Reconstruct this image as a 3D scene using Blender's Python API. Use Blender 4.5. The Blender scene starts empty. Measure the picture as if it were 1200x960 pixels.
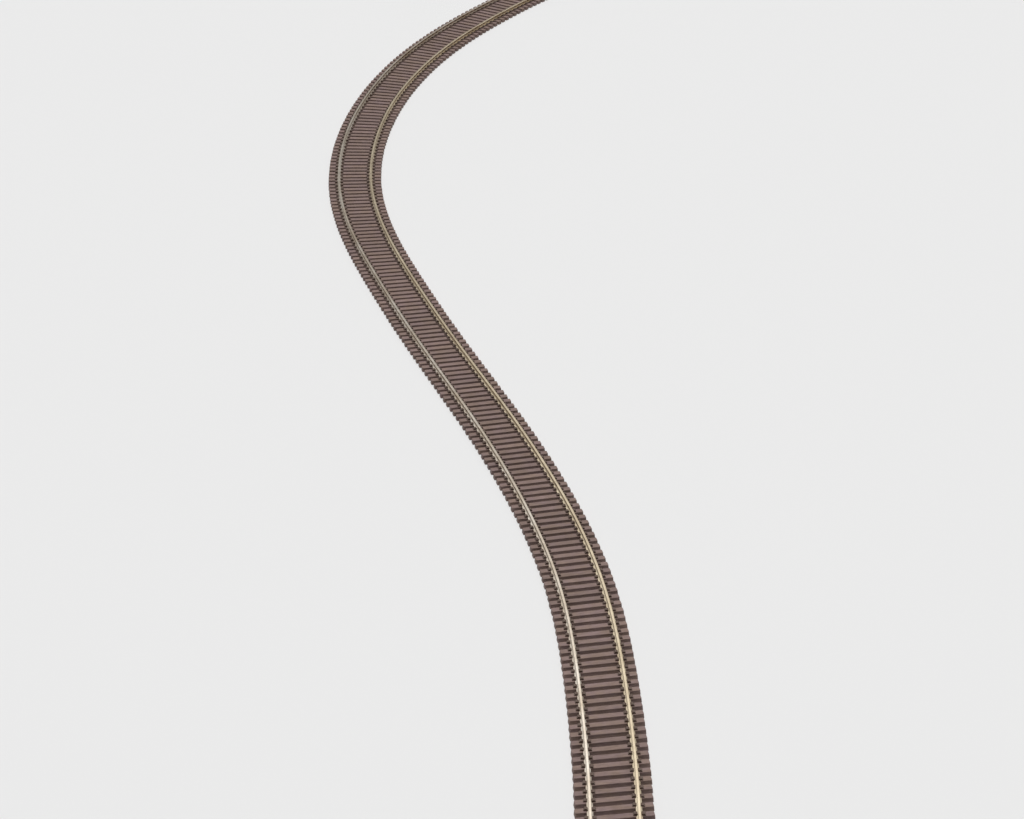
# A flexible model railway track bent into an S on a plain white surface.
import bpy, bmesh, math, random
import numpy as np
random.seed(7)
S = bpy.context.scene
COL = S.collection

# ------------------------------------------------------------------ rails' plan, in mm on the table
LEFT = [ (-15.27, 1597.10), (-27.26, 1577.66), (-38.75, 1557.94), (-49.30, 1537.69), (-58.54, 1516.82), (-66.61, 1495.47), (-73.69, 1473.77), (-79.65, 1451.73), (-84.63, 1429.45), (-88.71, 1406.99), (-91.72, 1384.36), (-93.52, 1361.61), (-94.11, 1338.79), (-93.58, 1315.97), (-91.86, 1293.21), (-88.83, 1270.58), (-84.58, 1248.15), (-79.30, 1225.94), (-73.21, 1203.94), (-66.65, 1182.08), (-59.91, 1160.26), (-53.04, 1138.49), (-45.85, 1116.82), (-38.40, 1095.24), (-30.90, 1073.68), (-23.37, 1052.13), (-15.97, 1030.53), (-8.99, 1008.79), (-2.48, 986.91), (3.56, 964.90), (9.11, 942.75), (14.07, 920.47), (18.17, 898.01), (21.22, 875.39), (23.31, 852.66), (24.75, 829.87), (25.87, 807.07), (26.73, 784.26), (27.20, 761.43), (27.26, 738.60) ]
RIGHT = [ (10.28, 1598.46), (-2.95, 1579.71), (-14.99, 1560.18), (-26.05, 1540.07), (-36.34, 1519.56), (-45.62, 1498.57), (-53.70, 1477.09), (-60.59, 1455.20), (-66.21, 1432.95), (-70.55, 1410.42), (-73.65, 1387.68), (-75.74, 1364.83), (-76.84, 1341.91), (-76.64, 1318.96), (-74.97, 1296.07), (-71.91, 1273.33), (-67.69, 1250.77), (-62.44, 1228.43), (-56.38, 1206.30), (-49.84, 1184.30), (-43.01, 1162.39), (-35.95, 1140.55), (-28.75, 1118.76), (-21.29, 1097.05), (-13.60, 1075.43), (-5.94, 1053.79), (1.49, 1032.08), (8.56, 1010.24), (15.24, 988.29), (21.49, 966.21), (27.05, 943.94), (31.83, 921.49), (35.74, 898.88), (38.68, 876.12), (40.80, 853.27), (42.29, 830.36), (43.37, 807.44), (44.09, 784.50), (44.46, 761.55), (44.38, 738.60) ]
PHASE = -0.6
FLOOR_A = (.798, .798, .797, 1)
FLOOR_B = (.802, .802, .801, 1)
# the studio: a dim even room, a bright world patch added behind the track for rail reflections, a big key lamp overhead
ROOM, GLOW, GLOW_EL, GLOW_IN, GLOW_OUT = .31, 1.32, 58, 24, 29
FRONT = .35
KEY_EL = 91
KEY_D = 14
KEY_W = 1385
HEAD_Z = 4.0            # rail top above the table, mm
TIE_H, TIE_W, TIE_L = 2.0, 2.72, 28.1
GAUGE = 17.4            # rail centre to rail centre
MM = 0.001


def resample(P, n):
    """smooth Catmull-Rom resampling of a polyline"""
    P = np.array(P, float)
    Q = np.vstack([2 * P[0] - P[1], P, 2 * P[-1] - P[-2]])
    out = []
    for i in range(1, len(Q) - 2):
        p0, p1, p2, p3 = Q[i - 1], Q[i], Q[i + 1], Q[i + 2]
        for t in np.linspace(0, 1, 24, endpoint=False):
            out.append(.5 * ((2 * p1) + (-p0 + p2) * t + (2 * p0 - 5 * p1 + 4 * p2 - p3) * t * t
                             + (-p0 + 3 * p1 - 3 * p2 + p3) * t ** 3))
    out.append(P[-1])
    out = np.array(out)
    d = np.r_[0, np.cumsum(np.hypot(*np.diff(out, axis=0).T))]
    t = np.linspace(0, d[-1], n)
    return np.stack([np.interp(t, d, out[:, 0]), np.interp(t, d, out[:, 1])], 1)


def tangents(P):
    T = np.gradient(P, axis=0)
    return T / np.hypot(T[:, 0], T[:, 1])[:, None]


# both rails from near to far; the centre line lies between them
Lr = resample(LEFT[::-1], 500)
Rr = resample(RIGHT[::-1], 500)
# pair every left point with its foot on the right rail
ctr, off = [], []
for p in Lr:
    j = np.hypot(*(Rr - p).T).argmin()
    if j in (0, len(Rr) - 1):
        continue
    ctr.append((p + Rr[j]) / 2)
    off.append(np.hypot(*(Rr[j] - p)) / 2)
ctr = np.array(ctr)
off = np.array(off)
off = np.clip(np.convolve(np.pad(off, 15, mode='edge'), np.ones(31) / 31, 'valid'), 8.3, 9.0)
d = np.r_[0, np.cumsum(np.hypot(*np.diff(ctr, axis=0).T))]
n = int(d[-1] / 1.5)
t = np.linspace(0, d[-1], n)
off = np.interp(t, d, off)
ctr = np.stack([np.interp(t, d, ctr[:, 0]), np.interp(t, d, ctr[:, 1])], 1)
for _ in range(40):                                  # take out the pairing's jitter
    ctr[1:-1] += .5 * ((ctr[2:] + ctr[:-2]) / 2 - ctr[1:-1])


def extend(ctr, off, mm, turn):
    """carry the curve on past the picture with a steady bend (degrees per mm)"""
    v = ctr[-1] - ctr[-9]
    a = math.atan2(v[1], v[0])
    pts = [ctr[-1]]
    for i in range(int(mm / 1.5)):
        a += math.radians(turn) * 1.5
        pts.append(pts[-1] + 1.5 * np.array([math.cos(a), math.sin(a)]))
    return np.vstack([ctr, pts[1:]]), np.r_[off, np.full(len(pts) - 1, off[-1])]


ctr, off = extend(ctr, off, 300, -.11)               # far end, bending on to the right
c2, o2 = extend(ctr[::-1], off[::-1], 150, 0.0)      # near end, straight on towards the camera
ctr, off = c2[::-1], o2[::-1]
N_NEAR = int(150 / 1.5)
tan = tangents(ctr)
nor = np.stack([tan[:, 1], -tan[:, 0]], 1)           # to the right of travel
arc = np.r_[0, np.cumsum(np.hypot(*np.diff(ctr, axis=0).T))]
rail_l = ctr - nor * off[:, None]
rail_r = ctr + nor * off[:, None]

# how the flexed sleepers stand: spacing (mm) and direction (degrees) along the track, by distance
PITCH_Y = [600, 776, 858, 935, 1000, 1066, 1135, 1200, 1300, 1355, 1505, 1560, 1700]
PITCH_V = [5.18, 5.15, 5.04, 4.84, 4.73, 4.62, 4.53, 4.42, 4.45, 4.57, 4.66, 4.70, 4.70]
ANG_Y = [600, 700, 769, 823, 877, 936, 1010, 1111, 1197, 1284, 1355, 1433, 1505, 1553]
ANG_V = [5.0, 7.6, 8.9, 10.2, 11.8, 13.1, 13.9, 12.9, 10.4, 4.7, -2.0, -12.5, -22.0, -29.5]

# ------------------------------------------------------------------ materials


def nodes(name):
    m = bpy.data.materials.new(name)
    m.use_nodes = True
    nt = m.node_tree
    return m, nt, nt.nodes['Principled BSDF']


def N(nt, kind, **kw):
    nd = nt.nodes.new(kind)
    for k, v in kw.items():
        setattr(nd, k, v)
    return nd


def sleeper_material():
    m, nt, b = nodes('brown_plastic')
    uv = N(nt, 'ShaderNodeUVMap')
    geo = N(nt, 'ShaderNodeNewGeometry')
    oi = N(nt, 'ShaderNodeObjectInfo')
    add = N(nt, 'ShaderNodeMath', operation='ADD')
    nt.links.new(geo.outputs['Random Per Island'], add.inputs[0])
    nt.links.new(oi.outputs['Random'], add.inputs[1])
    wn = N(nt, 'ShaderNodeTexWhiteNoise', noise_dimensions='1D')
    nt.links.new(add.outputs[0], wn.inputs['W'])
    # moulded wood grain running along each sleeper
    mp = N(nt, 'ShaderNodeMapping')
    mp.inputs['Scale'].default_value = (.28, 3.2, 1)
    nt.links.new(uv.outputs[0], mp.inputs['Vector'])
    sc = N(nt, 'ShaderNodeVectorMath', operation='SCALE')
    sc.inputs['Scale'].default_value = 50
    nt.links.new(wn.outputs['Color'], sc.inputs[0])
    nt.links.new(sc.outputs[0], mp.inputs['Location'])
    grain = N(nt, 'ShaderNodeTexNoise')
    grain.inputs['Scale'].default_value = 1.0
    grain.inputs['Detail'].default_value = 5
    grain.inputs['Roughness'].default_value = .65
    nt.links.new(mp.outputs[0], grain.inputs['Vector'])
    # soft cloudy variation of the plastic
    mp2 = N(nt, 'ShaderNodeMapping')
    mp2.inputs['Scale'].default_value = (.16, .3, 1)
    nt.links.new(uv.outputs[0], mp2.inputs['Vector'])
    nt.links.new(sc.outputs[0], mp2.inputs['Location'])
    cloud = N(nt, 'ShaderNodeTexNoise')
    cloud.inputs['Scale'].default_value = 1.0
    cloud.inputs['Detail'].default_value = 2
    nt.links.new(mp2.outputs[0], cloud.inputs['Vector'])
    r1 = N(nt, 'ShaderNodeValToRGB')
    e = r1.color_ramp.elements
    e[0].position, e[0].color = .28, SL_DARK
    e[1].position, e[1].color = .72, SL_LIGHT
    nt.links.new(grain.outputs['Fac'], r1.inputs[0])
    r2 = N(nt, 'ShaderNodeValToRGB')
    e = r2.color_ramp.elements
    e[0].position, e[0].color = .35, (1.0, .97, .90, 1)
    e[1].position, e[1].color = .68, (.98, .95, 1.03, 1)
    nt.links.new(cloud.outputs['Fac'], r2.inputs[0])
    mx = N(nt, 'ShaderNodeMix', data_type='RGBA', blend_type='MULTIPLY')
    mx.inputs['Factor'].default_value = 1
    nt.links.new(r1.outputs[0], mx.inputs['A'])
    nt.links.new(r2.outputs[0], mx.inputs['B'])
    hsv = N(nt, 'ShaderNodeHueSaturation')
    mr = N(nt, 'ShaderNodeMapRange')
    mr.inputs['To Min'].default_value = .9
    mr.inputs['To Max'].default_value = 1.08
    nt.links.new(wn.outputs['Value'], mr.inputs['Value'])
    nt.links.new(mr.outputs[0], hsv.inputs['Value'])
    nt.links.new(mx.outputs['Result'], hsv.inputs['Color'])
    nt.links.new(hsv.outputs[0], b.inputs['Base Color'])
    b.inputs['Roughness'].default_value = .62
    b.inputs['Specular IOR Level'].default_value = .3
    bp = N(nt, 'ShaderNodeBump')
    bp.inputs['Strength'].default_value = .6
    bp.inputs['Distance'].default_value = .0001
    nt.links.new(grain.outputs['Fac'], bp.inputs['Height'])
    nt.links.new(bp.outputs[0], b.inputs['Normal'])
    return m


def plain_plastic(name, col):
    m, nt, b = nodes(name)
    tc = N(nt, 'ShaderNodeTexCoord')
    nz = N(nt, 'ShaderNodeTexNoise')
    nz.inputs['Scale'].default_value = 900
    nz.inputs['Detail'].default_value = 3
    nt.links.new(tc.outputs['Object'], nz.inputs['Vector'])
    r = N(nt, 'ShaderNodeValToRGB')
    r.color_ramp.elements[0].color = [c * .8 for c in col[:3]] + [1]
    r.color_ramp.elements[1].color = [c * 1.2 for c in col[:3]] + [1]
    nt.links.new(nz.outputs['Fac'], r.inputs[0])
    nt.links.new(r.outputs[0], b.inputs['Base Color'])
    b.inputs['Roughness'].default_value = .6
    b.inputs['Specular IOR Level'].default_value = .3
    return m


def rail_material(name, head, tarnish, rough):
    m, nt, b = nodes(name)
    tc = N(nt, 'ShaderNodeTexCoord')
    nz = N(nt, 'ShaderNodeTexNoise')
    nz.inputs['Scale'].default_value = 45
    nz.inputs['Detail'].default_value = 6
    nz.inputs['Roughness'].default_value = .6
    nt.links.new(tc.outputs['Object'], nz.inputs['Vector'])
    r = N(nt, 'ShaderNodeValToRGB')
    r.color_ramp.elements[0].position = .35
    r.color_ramp.elements[0].color = tarnish
    r.color_ramp.elements[1].position = .62
    r.color_ramp.elements[1].color = head
    nt.links.new(nz.outputs['Fac'], r.inputs[0])
    nt.links.new(r.outputs[0], b.inputs['Base Color'])
    n2 = N(nt, 'ShaderNodeTexNoise')
    n2.inputs['Scale'].default_value = 300
    n2.inputs['Detail'].default_value = 4
    nt.links.new(tc.outputs['Object'], n2.inputs['Vector'])
    mr = N(nt, 'ShaderNodeMapRange')
    mr.inputs['To Min'].default_value = rough - .08
    mr.inputs['To Max'].default_value = rough + .10
    nt.links.new(n2.outputs['Fac'], mr.inputs['Value'])
    nt.links.new(mr.outputs[0], b.inputs['Roughness'])
    b.inputs['Metallic'].default_value = 1
    bp = N(nt, 'ShaderNodeBump')
    bp.inputs['Strength'].default_value = .25
    bp.inputs['Distance'].default_value = .00015
    nt.links.new(n2.outputs['Fac'], bp.inputs['Height'])
    nt.links.new(bp.outputs[0], b.inputs['Normal'])
    return m


SL_DARK = (.152, .104, .089, 1)
SL_LIGHT = (.306, .222, .195, 1)
M_SLEEPER = sleeper_material()
M_CLIP = plain_plastic('dark_brown_plastic', (.128, .090, .072))
M_WEB = plain_plastic('brown_web_plastic', (.13, .095, .08))
M_RAIL_L = rail_material('nickel_silver', (.94, .85, .73, 1), (.71, .59, .45, 1), .21)
M_RAIL_R = rail_material('brass_tinted_metal', (.90, .77, .56, 1), (.72, .59, .41, 1), .26)

# ------------------------------------------------------------------ meshes (all in mm, scaled to metres on linking)


def link_mesh(name, bm, mat, parent=None):
    for v in bm.verts:
        v.co *= MM
    me = bpy.data.meshes.new(name)
    bm.to_mesh(me)
    bm.free()
    me.materials.append(mat)
    o = bpy.data.objects.new(name, me)
    COL.objects.link(o)
    if parent is not None:
        o.parent = parent
    return o


def add_sleeper(bm, uvl, mat=None, l=TIE_L, w=TIE_W, h=TIE_H, jag=0.0):
    """one bevelled, slightly drafted sleeper, long axis x, standing on z = 0; UV = (x, y) in mm"""
    b2 = bmesh.new()
    bmesh.ops.create_cube(b2, size=1)
    for v in b2.verts:
        top = v.co.z > 0
        k = 1.0 if top else 1.08
        v.co.x *= l + (0 if top else .35)
        v.co.y *= w * k
        v.co.z = h if top else 0
    up = [e for e in b2.edges if abs(e.verts[0].co.z - e.verts[1].co.z) > 1]
    bmesh.ops.bevel(b2, geom=up, offset=.42, segments=3, profile=.5, affect='EDGES')      # rounded ends
    rim = [e for e in b2.edges if all(v.co.z > h - .01 for v in e.verts)]
    bmesh.ops.bevel(b2, geom=rim, offset=.2, segments=2, profile=.5, affect='EDGES')
    b2.normal_update()
    vs = []
    for v in b2.verts:
        vs.append((v, v.co.copy()))
    new = {}
    for v, co in vs:
        p = co if mat is None else mat @ co
        new[v] = (bm.verts.new(p), co)
    for f in b2.faces:
        nf = bm.faces.new([new[v][0] for v in f.verts])
        side = abs(f.normal.z) < .5 and abs(f.normal.y) > abs(f.normal.x)
        for lp, v in zip(nf.loops, f.verts):
            co = new[v][1]
            lp[uvl].uv = (co.x, co.y + (co.z if side else 0))
    b2.free()


def add_clip(bm, mat=None):
    """a moulded rail fixing: base plate, raised jaw leaning over the rail's foot and a spike head.
    x = 0 at the rail's centre line, body on +x"""
    prof = [(.70, .0), (2.25, 0), (2.25, .34), (2.0, .40), (1.9, .78), (1.36, .82), (.80, .58), (.68, .40)]
    hw = .80
    a = [bm.verts.new((mat @ V3(x, -hw, z)) if mat else V3(x, -hw, z)) for x, z in prof]
    b = [bm.verts.new((mat @ V3(x, hw, z)) if mat else V3(x, hw, z)) for x, z in prof]
    n = len(prof)
    flip = mat is not None and mat.determinant() < 0
    fs = [a[::-1], b]
    fs += [[a[i], a[(i + 1) % n], b[(i + 1) % n], b[i]] for i in range(n)]
    for f in fs:
        bm.faces.new(f if not flip else f[::-1])


from mathutils import Vector, Matrix
V3 = lambda x, y, z: Vector((x, y, z))


def rail_profile():
    """flat-bottom rail, foot on z = 0, half profile mirrored"""
    H = HEAD_Z - TIE_H
    half = [(0, 0), (1.17, 0), (1.20, .10), (1.12, .24), (.46, .40), (.24, .56), (.22, H - .72), (.36, H - .55),
            (.50, H - .46), (.52, H - .12), (.49, H - .03), (.38, H), (0, H)]
    full = [(x, z) for x, z in half[1:-1]] + [(-x, z) for x, z in half[1:-1][::-1]]
    return full


def sweep(line, prof, z0, lo=0, hi=None):
    bm = bmesh.new()
    T = tangents(line)
    rows = []
    for p, t in zip(line, T):
        nx, ny = t[1], -t[0]
        rows.append([bm.verts.new((p[0] + nx * x, p[1] + ny * x, z0 + z)) for x, z in prof])
    n = len(prof)
    for r0, r1 in zip(rows, rows[1:]):
        for i in range(n):
            f = bm.faces.new((r0[i], r0[(i + 1) % n], r1[(i + 1) % n], r1[i]))
    bm.faces.new(rows[0])
    bm.faces.new(rows[-1][::-1])
    bmesh.ops.recalc_face_normals(bm, faces=bm.faces)
    return bm


# ------------------------------------------------------------------ the track, one thing
track = bpy.data.objects.new('railway_track', None)
COL.objects.link(track)
track.empty_display_size = .02
track['label'] = 'long model railway track bent into an S, brown sleepers under two metal rails on white'
track['category'] = 'railway track'

rl = link_mesh('rail', sweep(rail_l, rail_profile(), TIE_H + .02), M_RAIL_L, track)
rl['label'] = 'paler, silvery left rail'
rr = link_mesh('rail', sweep(rail_r, rail_profile(), TIE_H + .02), M_RAIL_R, track)
rr['label'] = 'yellower, brassy right rail'
web = [(-.75, .25), (.75, .25), (.75, 1.25), (-.75, 1.25)]
for line in (rail_l, rail_r):
    link_mesh('connecting_web', sweep(line, web, 0), M_WEB, track)

# where each sleeper stands
spots = []
s = arc[N_NEAR] + PHASE
while s > 3:                                          # step back to the near end first
    s -= np.interp(np.interp(s, arc, ctr[:, 1]), PITCH_Y, PITCH_V)
s = max(s, 2.5)
first_y = None
far_s = arc[-1] - 3
end_s = None
while s < far_s:
    x, y = np.interp(s, arc, ctr[:, 0]), np.interp(s, arc, ctr[:, 1])
    tx, ty = np.interp(s, arc, tan[:, 0]), np.interp(s, arc, tan[:, 1])
    square = math.degrees(math.atan2(-tx, ty))         # direction square to the track
    if y > 1553 or s > arc[-1] - 310:
        a = square
    else:
        a = np.interp(y, ANG_Y, ANG_V)
        if y > 1500:
            k = (y - 1500) / 53
            a = a * (1 - k) + square * k
    if y < 700:
        a = square * 1.0 + 7.6 * max(0, (y - 600) / 100)
    slip = random.gauss(0, .035)
    push = random.gauss(0, .03)
    spots.append((s, x + ty * slip + tx * push, y - tx * slip + ty * push, a + random.gauss(0, .25)))
    s += np.interp(y, PITCH_Y, PITCH_V)


def clip_mats(s, x, y, a):
    """four fixings in the sleeper's own frame: either side of each rail, squared to the rail"""
    ra = math.radians(a)
    e = Vector((math.cos(ra), math.sin(ra)))
    hw = np.interp(s, arc, off)
    tx, ty = np.interp(s, arc, tan[:, 0]), np.interp(s, arc, tan[:, 1])
    nv = Vector((ty, -tx))
    r = hw / max(.5, e.dot(nv))
    skew = math.atan2(nv.y, nv.x) - ra
    out = []
    for side in (-1, 1):
        for d in (-1, 1):
            m = Matrix.Translation((side * r, 0, TIE_H)) @ Matrix.Rotation(skew, 4, 'Z')
            if d < 0:
                m = m @ Matrix.Rotation(math.pi, 4, 'Z')
            g = random.uniform(.82, 1.15)
            m = m @ Matrix.Rotation(random.gauss(0, .04), 4, 'Z') @ Matrix.Diagonal((1, random.uniform(.9, 1.1), g, 1))
            out.append(m)
    return out


# sleeper meshes shared by all copies
bm = bmesh.new()
add_sleeper(bm, bm.loops.layers.uv.new('UVMap'))
proto = link_mesh('sleeper', bm, M_SLEEPER, track)
bm = bmesh.new()
add_clip(bm)
bmesh.ops.recalc_face_normals(bm, faces=bm.faces)
proto_clip = link_mesh('rail_clip', bm, M_CLIP, proto)

seen = [i for i, sp in enumerate(spots) if sp[2] > 733]     # from the lower edge of the picture up the track
own = set(seen[:100])


def place(o, spx):
    s, x, y, a = spx
    o.location = (x * MM, y * MM, 0)
    o.rotation_euler = (0, 0, math.radians(a))


def place_clips(parent, spx, first=None):
    for k, m in enumerate(clip_mats(*spx)):
        c = first if (first is not None and k == 0) else proto_clip.copy()
        if c is not first:
            COL.objects.link(c)
        c.parent = parent
        loc = m.to_translation() * MM
        c.location = loc
        c.rotation_euler = m.to_euler()
        c.scale = m.to_scale()


started = False
for i in sorted(own):
    if not started:
        o = proto
        place(o, spots[i])
        place_clips(o, spots[i], proto_clip)
        started = True
    else:
        o = proto.copy()
        COL.objects.link(o)
        o.parent = track
        place(o, spots[i])
        place_clips(o, spots[i])

bm = bmesh.new()
uvl = bm.loops.layers.uv.new('UVMap')
bc = bmesh.new()
for i, sp in enumerate(spots):
    if i in own:
        continue
    m = Matrix.Translation((sp[1], sp[2], 0)) @ Matrix.Rotation(math.radians(sp[3]), 4, 'Z')
    add_sleeper(bm, uvl, m)
    for cm in clip_mats(*sp):
        add_clip(bc, m @ cm)
bmesh.ops.recalc_face_normals(bc, faces=bc.faces)
rest = link_mesh('sleepers', bm, M_SLEEPER, track)
rest['kind'] = 'stuff'
clips = link_mesh('rail_clips', bc, M_CLIP, rest)
clips['kind'] = 'stuff'
print('sleepers', len(spots), 'own', len(own), 'visible', sum(1 for q in spots if 733 < q[2] < 1600))

# ------------------------------------------------------------------ white surface
bm = bmesh.new()
g = 14000
vs = [bm.verts.new((x, y, 0)) for x, y in ((-g, -g), (g, -g), (g, g), (-g, g))]
bm.faces.new(vs)
m, nt, b = nodes('white_board')
tc = N(nt, 'ShaderNodeTexCoord')
nz = N(nt, 'ShaderNodeTexNoise')
nz.inputs['Scale'].default_value = 3.0
nt.links.new(tc.outputs['Object'], nz.inputs['Vector'])
r = N(nt, 'ShaderNodeValToRGB')
r.color_ramp.elements[0].color = FLOOR_A
r.color_ramp.elements[1].color = FLOOR_B
nt.links.new(nz.outputs['Fac'], r.inputs[0])
nt.links.new(r.outputs[0], b.inputs['Base Color'])
b.inputs['Roughness'].default_value = 1
b.inputs['Specular IOR Level'].default_value = 0
floor = link_mesh('backdrop', bm, m)
floor['kind'] = 'structure'

# ------------------------------------------------------------------ studio light
w = bpy.data.worlds.new('World')
S.world = w
w.use_nodes = True
nt = w.node_tree
bg = nt.nodes['Background']
tc = N(nt, 'ShaderNodeTexCoord')
dot = N(nt, 'ShaderNodeVectorMath', operation='DOT_PRODUCT')
ea = math.radians(GLOW_EL)
dot.inputs[1].default_value = (0, math.cos(ea), math.sin(ea))
nt.links.new(tc.outputs['Generated'], dot.inputs[0])
r = N(nt, 'ShaderNodeMapRange', interpolation_type='SMOOTHSTEP')
r.inputs['From Min'].default_value = math.cos(math.radians(GLOW_OUT))
r.inputs['From Max'].default_value = math.cos(math.radians(GLOW_IN))
r.inputs['To Min'].default_value = ROOM
r.inputs['To Max'].default_value = GLOW  # glow added to the world so the near rails reflect brighter
nt.links.new(dot.outputs['Value'], r.inputs['Value'])
sx = N(nt, 'ShaderNodeSeparateXYZ')
nt.links.new(tc.outputs['Generated'], sx.inputs[0])
fr = N(nt, 'ShaderNodeMapRange', interpolation_type='SMOOTHSTEP')   # the room behind the camera is darker
fr.inputs['From Min'].default_value = -.1
fr.inputs['From Max'].default_value = .6
fr.inputs['To Min'].default_value = FRONT
fr.inputs['To Max'].default_value = 1
nt.links.new(sx.outputs['Y'], fr.inputs['Value'])
mul = N(nt, 'ShaderNodeMath', operation='MULTIPLY')
nt.links.new(r.outputs[0], mul.inputs[0])
nt.links.new(fr.outputs[0], mul.inputs[1])
nt.links.new(mul.outputs[0], bg.inputs['Strength'])
bg.inputs['Color'].default_value = (1, 1, 1, 1)

ld = bpy.data.lights.new('key_softbox', 'AREA')
ld.shape = 'SQUARE'
ld.size = KEY_D * .2
ld.energy = KEY_W
ld.color = (1, 1, 1)
lo = bpy.data.objects.new('key_softbox', ld)
COL.objects.link(lo)
tgt = Vector((0, 1.15, 0))
el_ = math.radians(KEY_EL)
lo.location = tgt + KEY_D * Vector((.0, -math.cos(el_), math.sin(el_)))
lo.rotation_euler = (tgt - lo.location).to_track_quat('-Z', 'Y').to_euler()

# ------------------------------------------------------------------ camera
cd = bpy.data.cameras.new('camera')
cd.sensor_width = 36
cd.lens = 3080 / 1200 * 36
cd.clip_start = .01
cd.clip_end = 100
cam = bpy.data.objects.new('camera', cd)
COL.objects.link(cam)
cam.location = (0, 0, .5517 + HEAD_Z * MM)
cam.rotation_euler = (math.radians(90 - 27.9), 0, 0)
S.camera = cam

S.view_settings.view_transform = 'Standard'
S.view_settings.look = 'None'
S.view_settings.gamma = 1
S.view_settings.exposure = 0
S.view_settings.use_curve_mapping = False
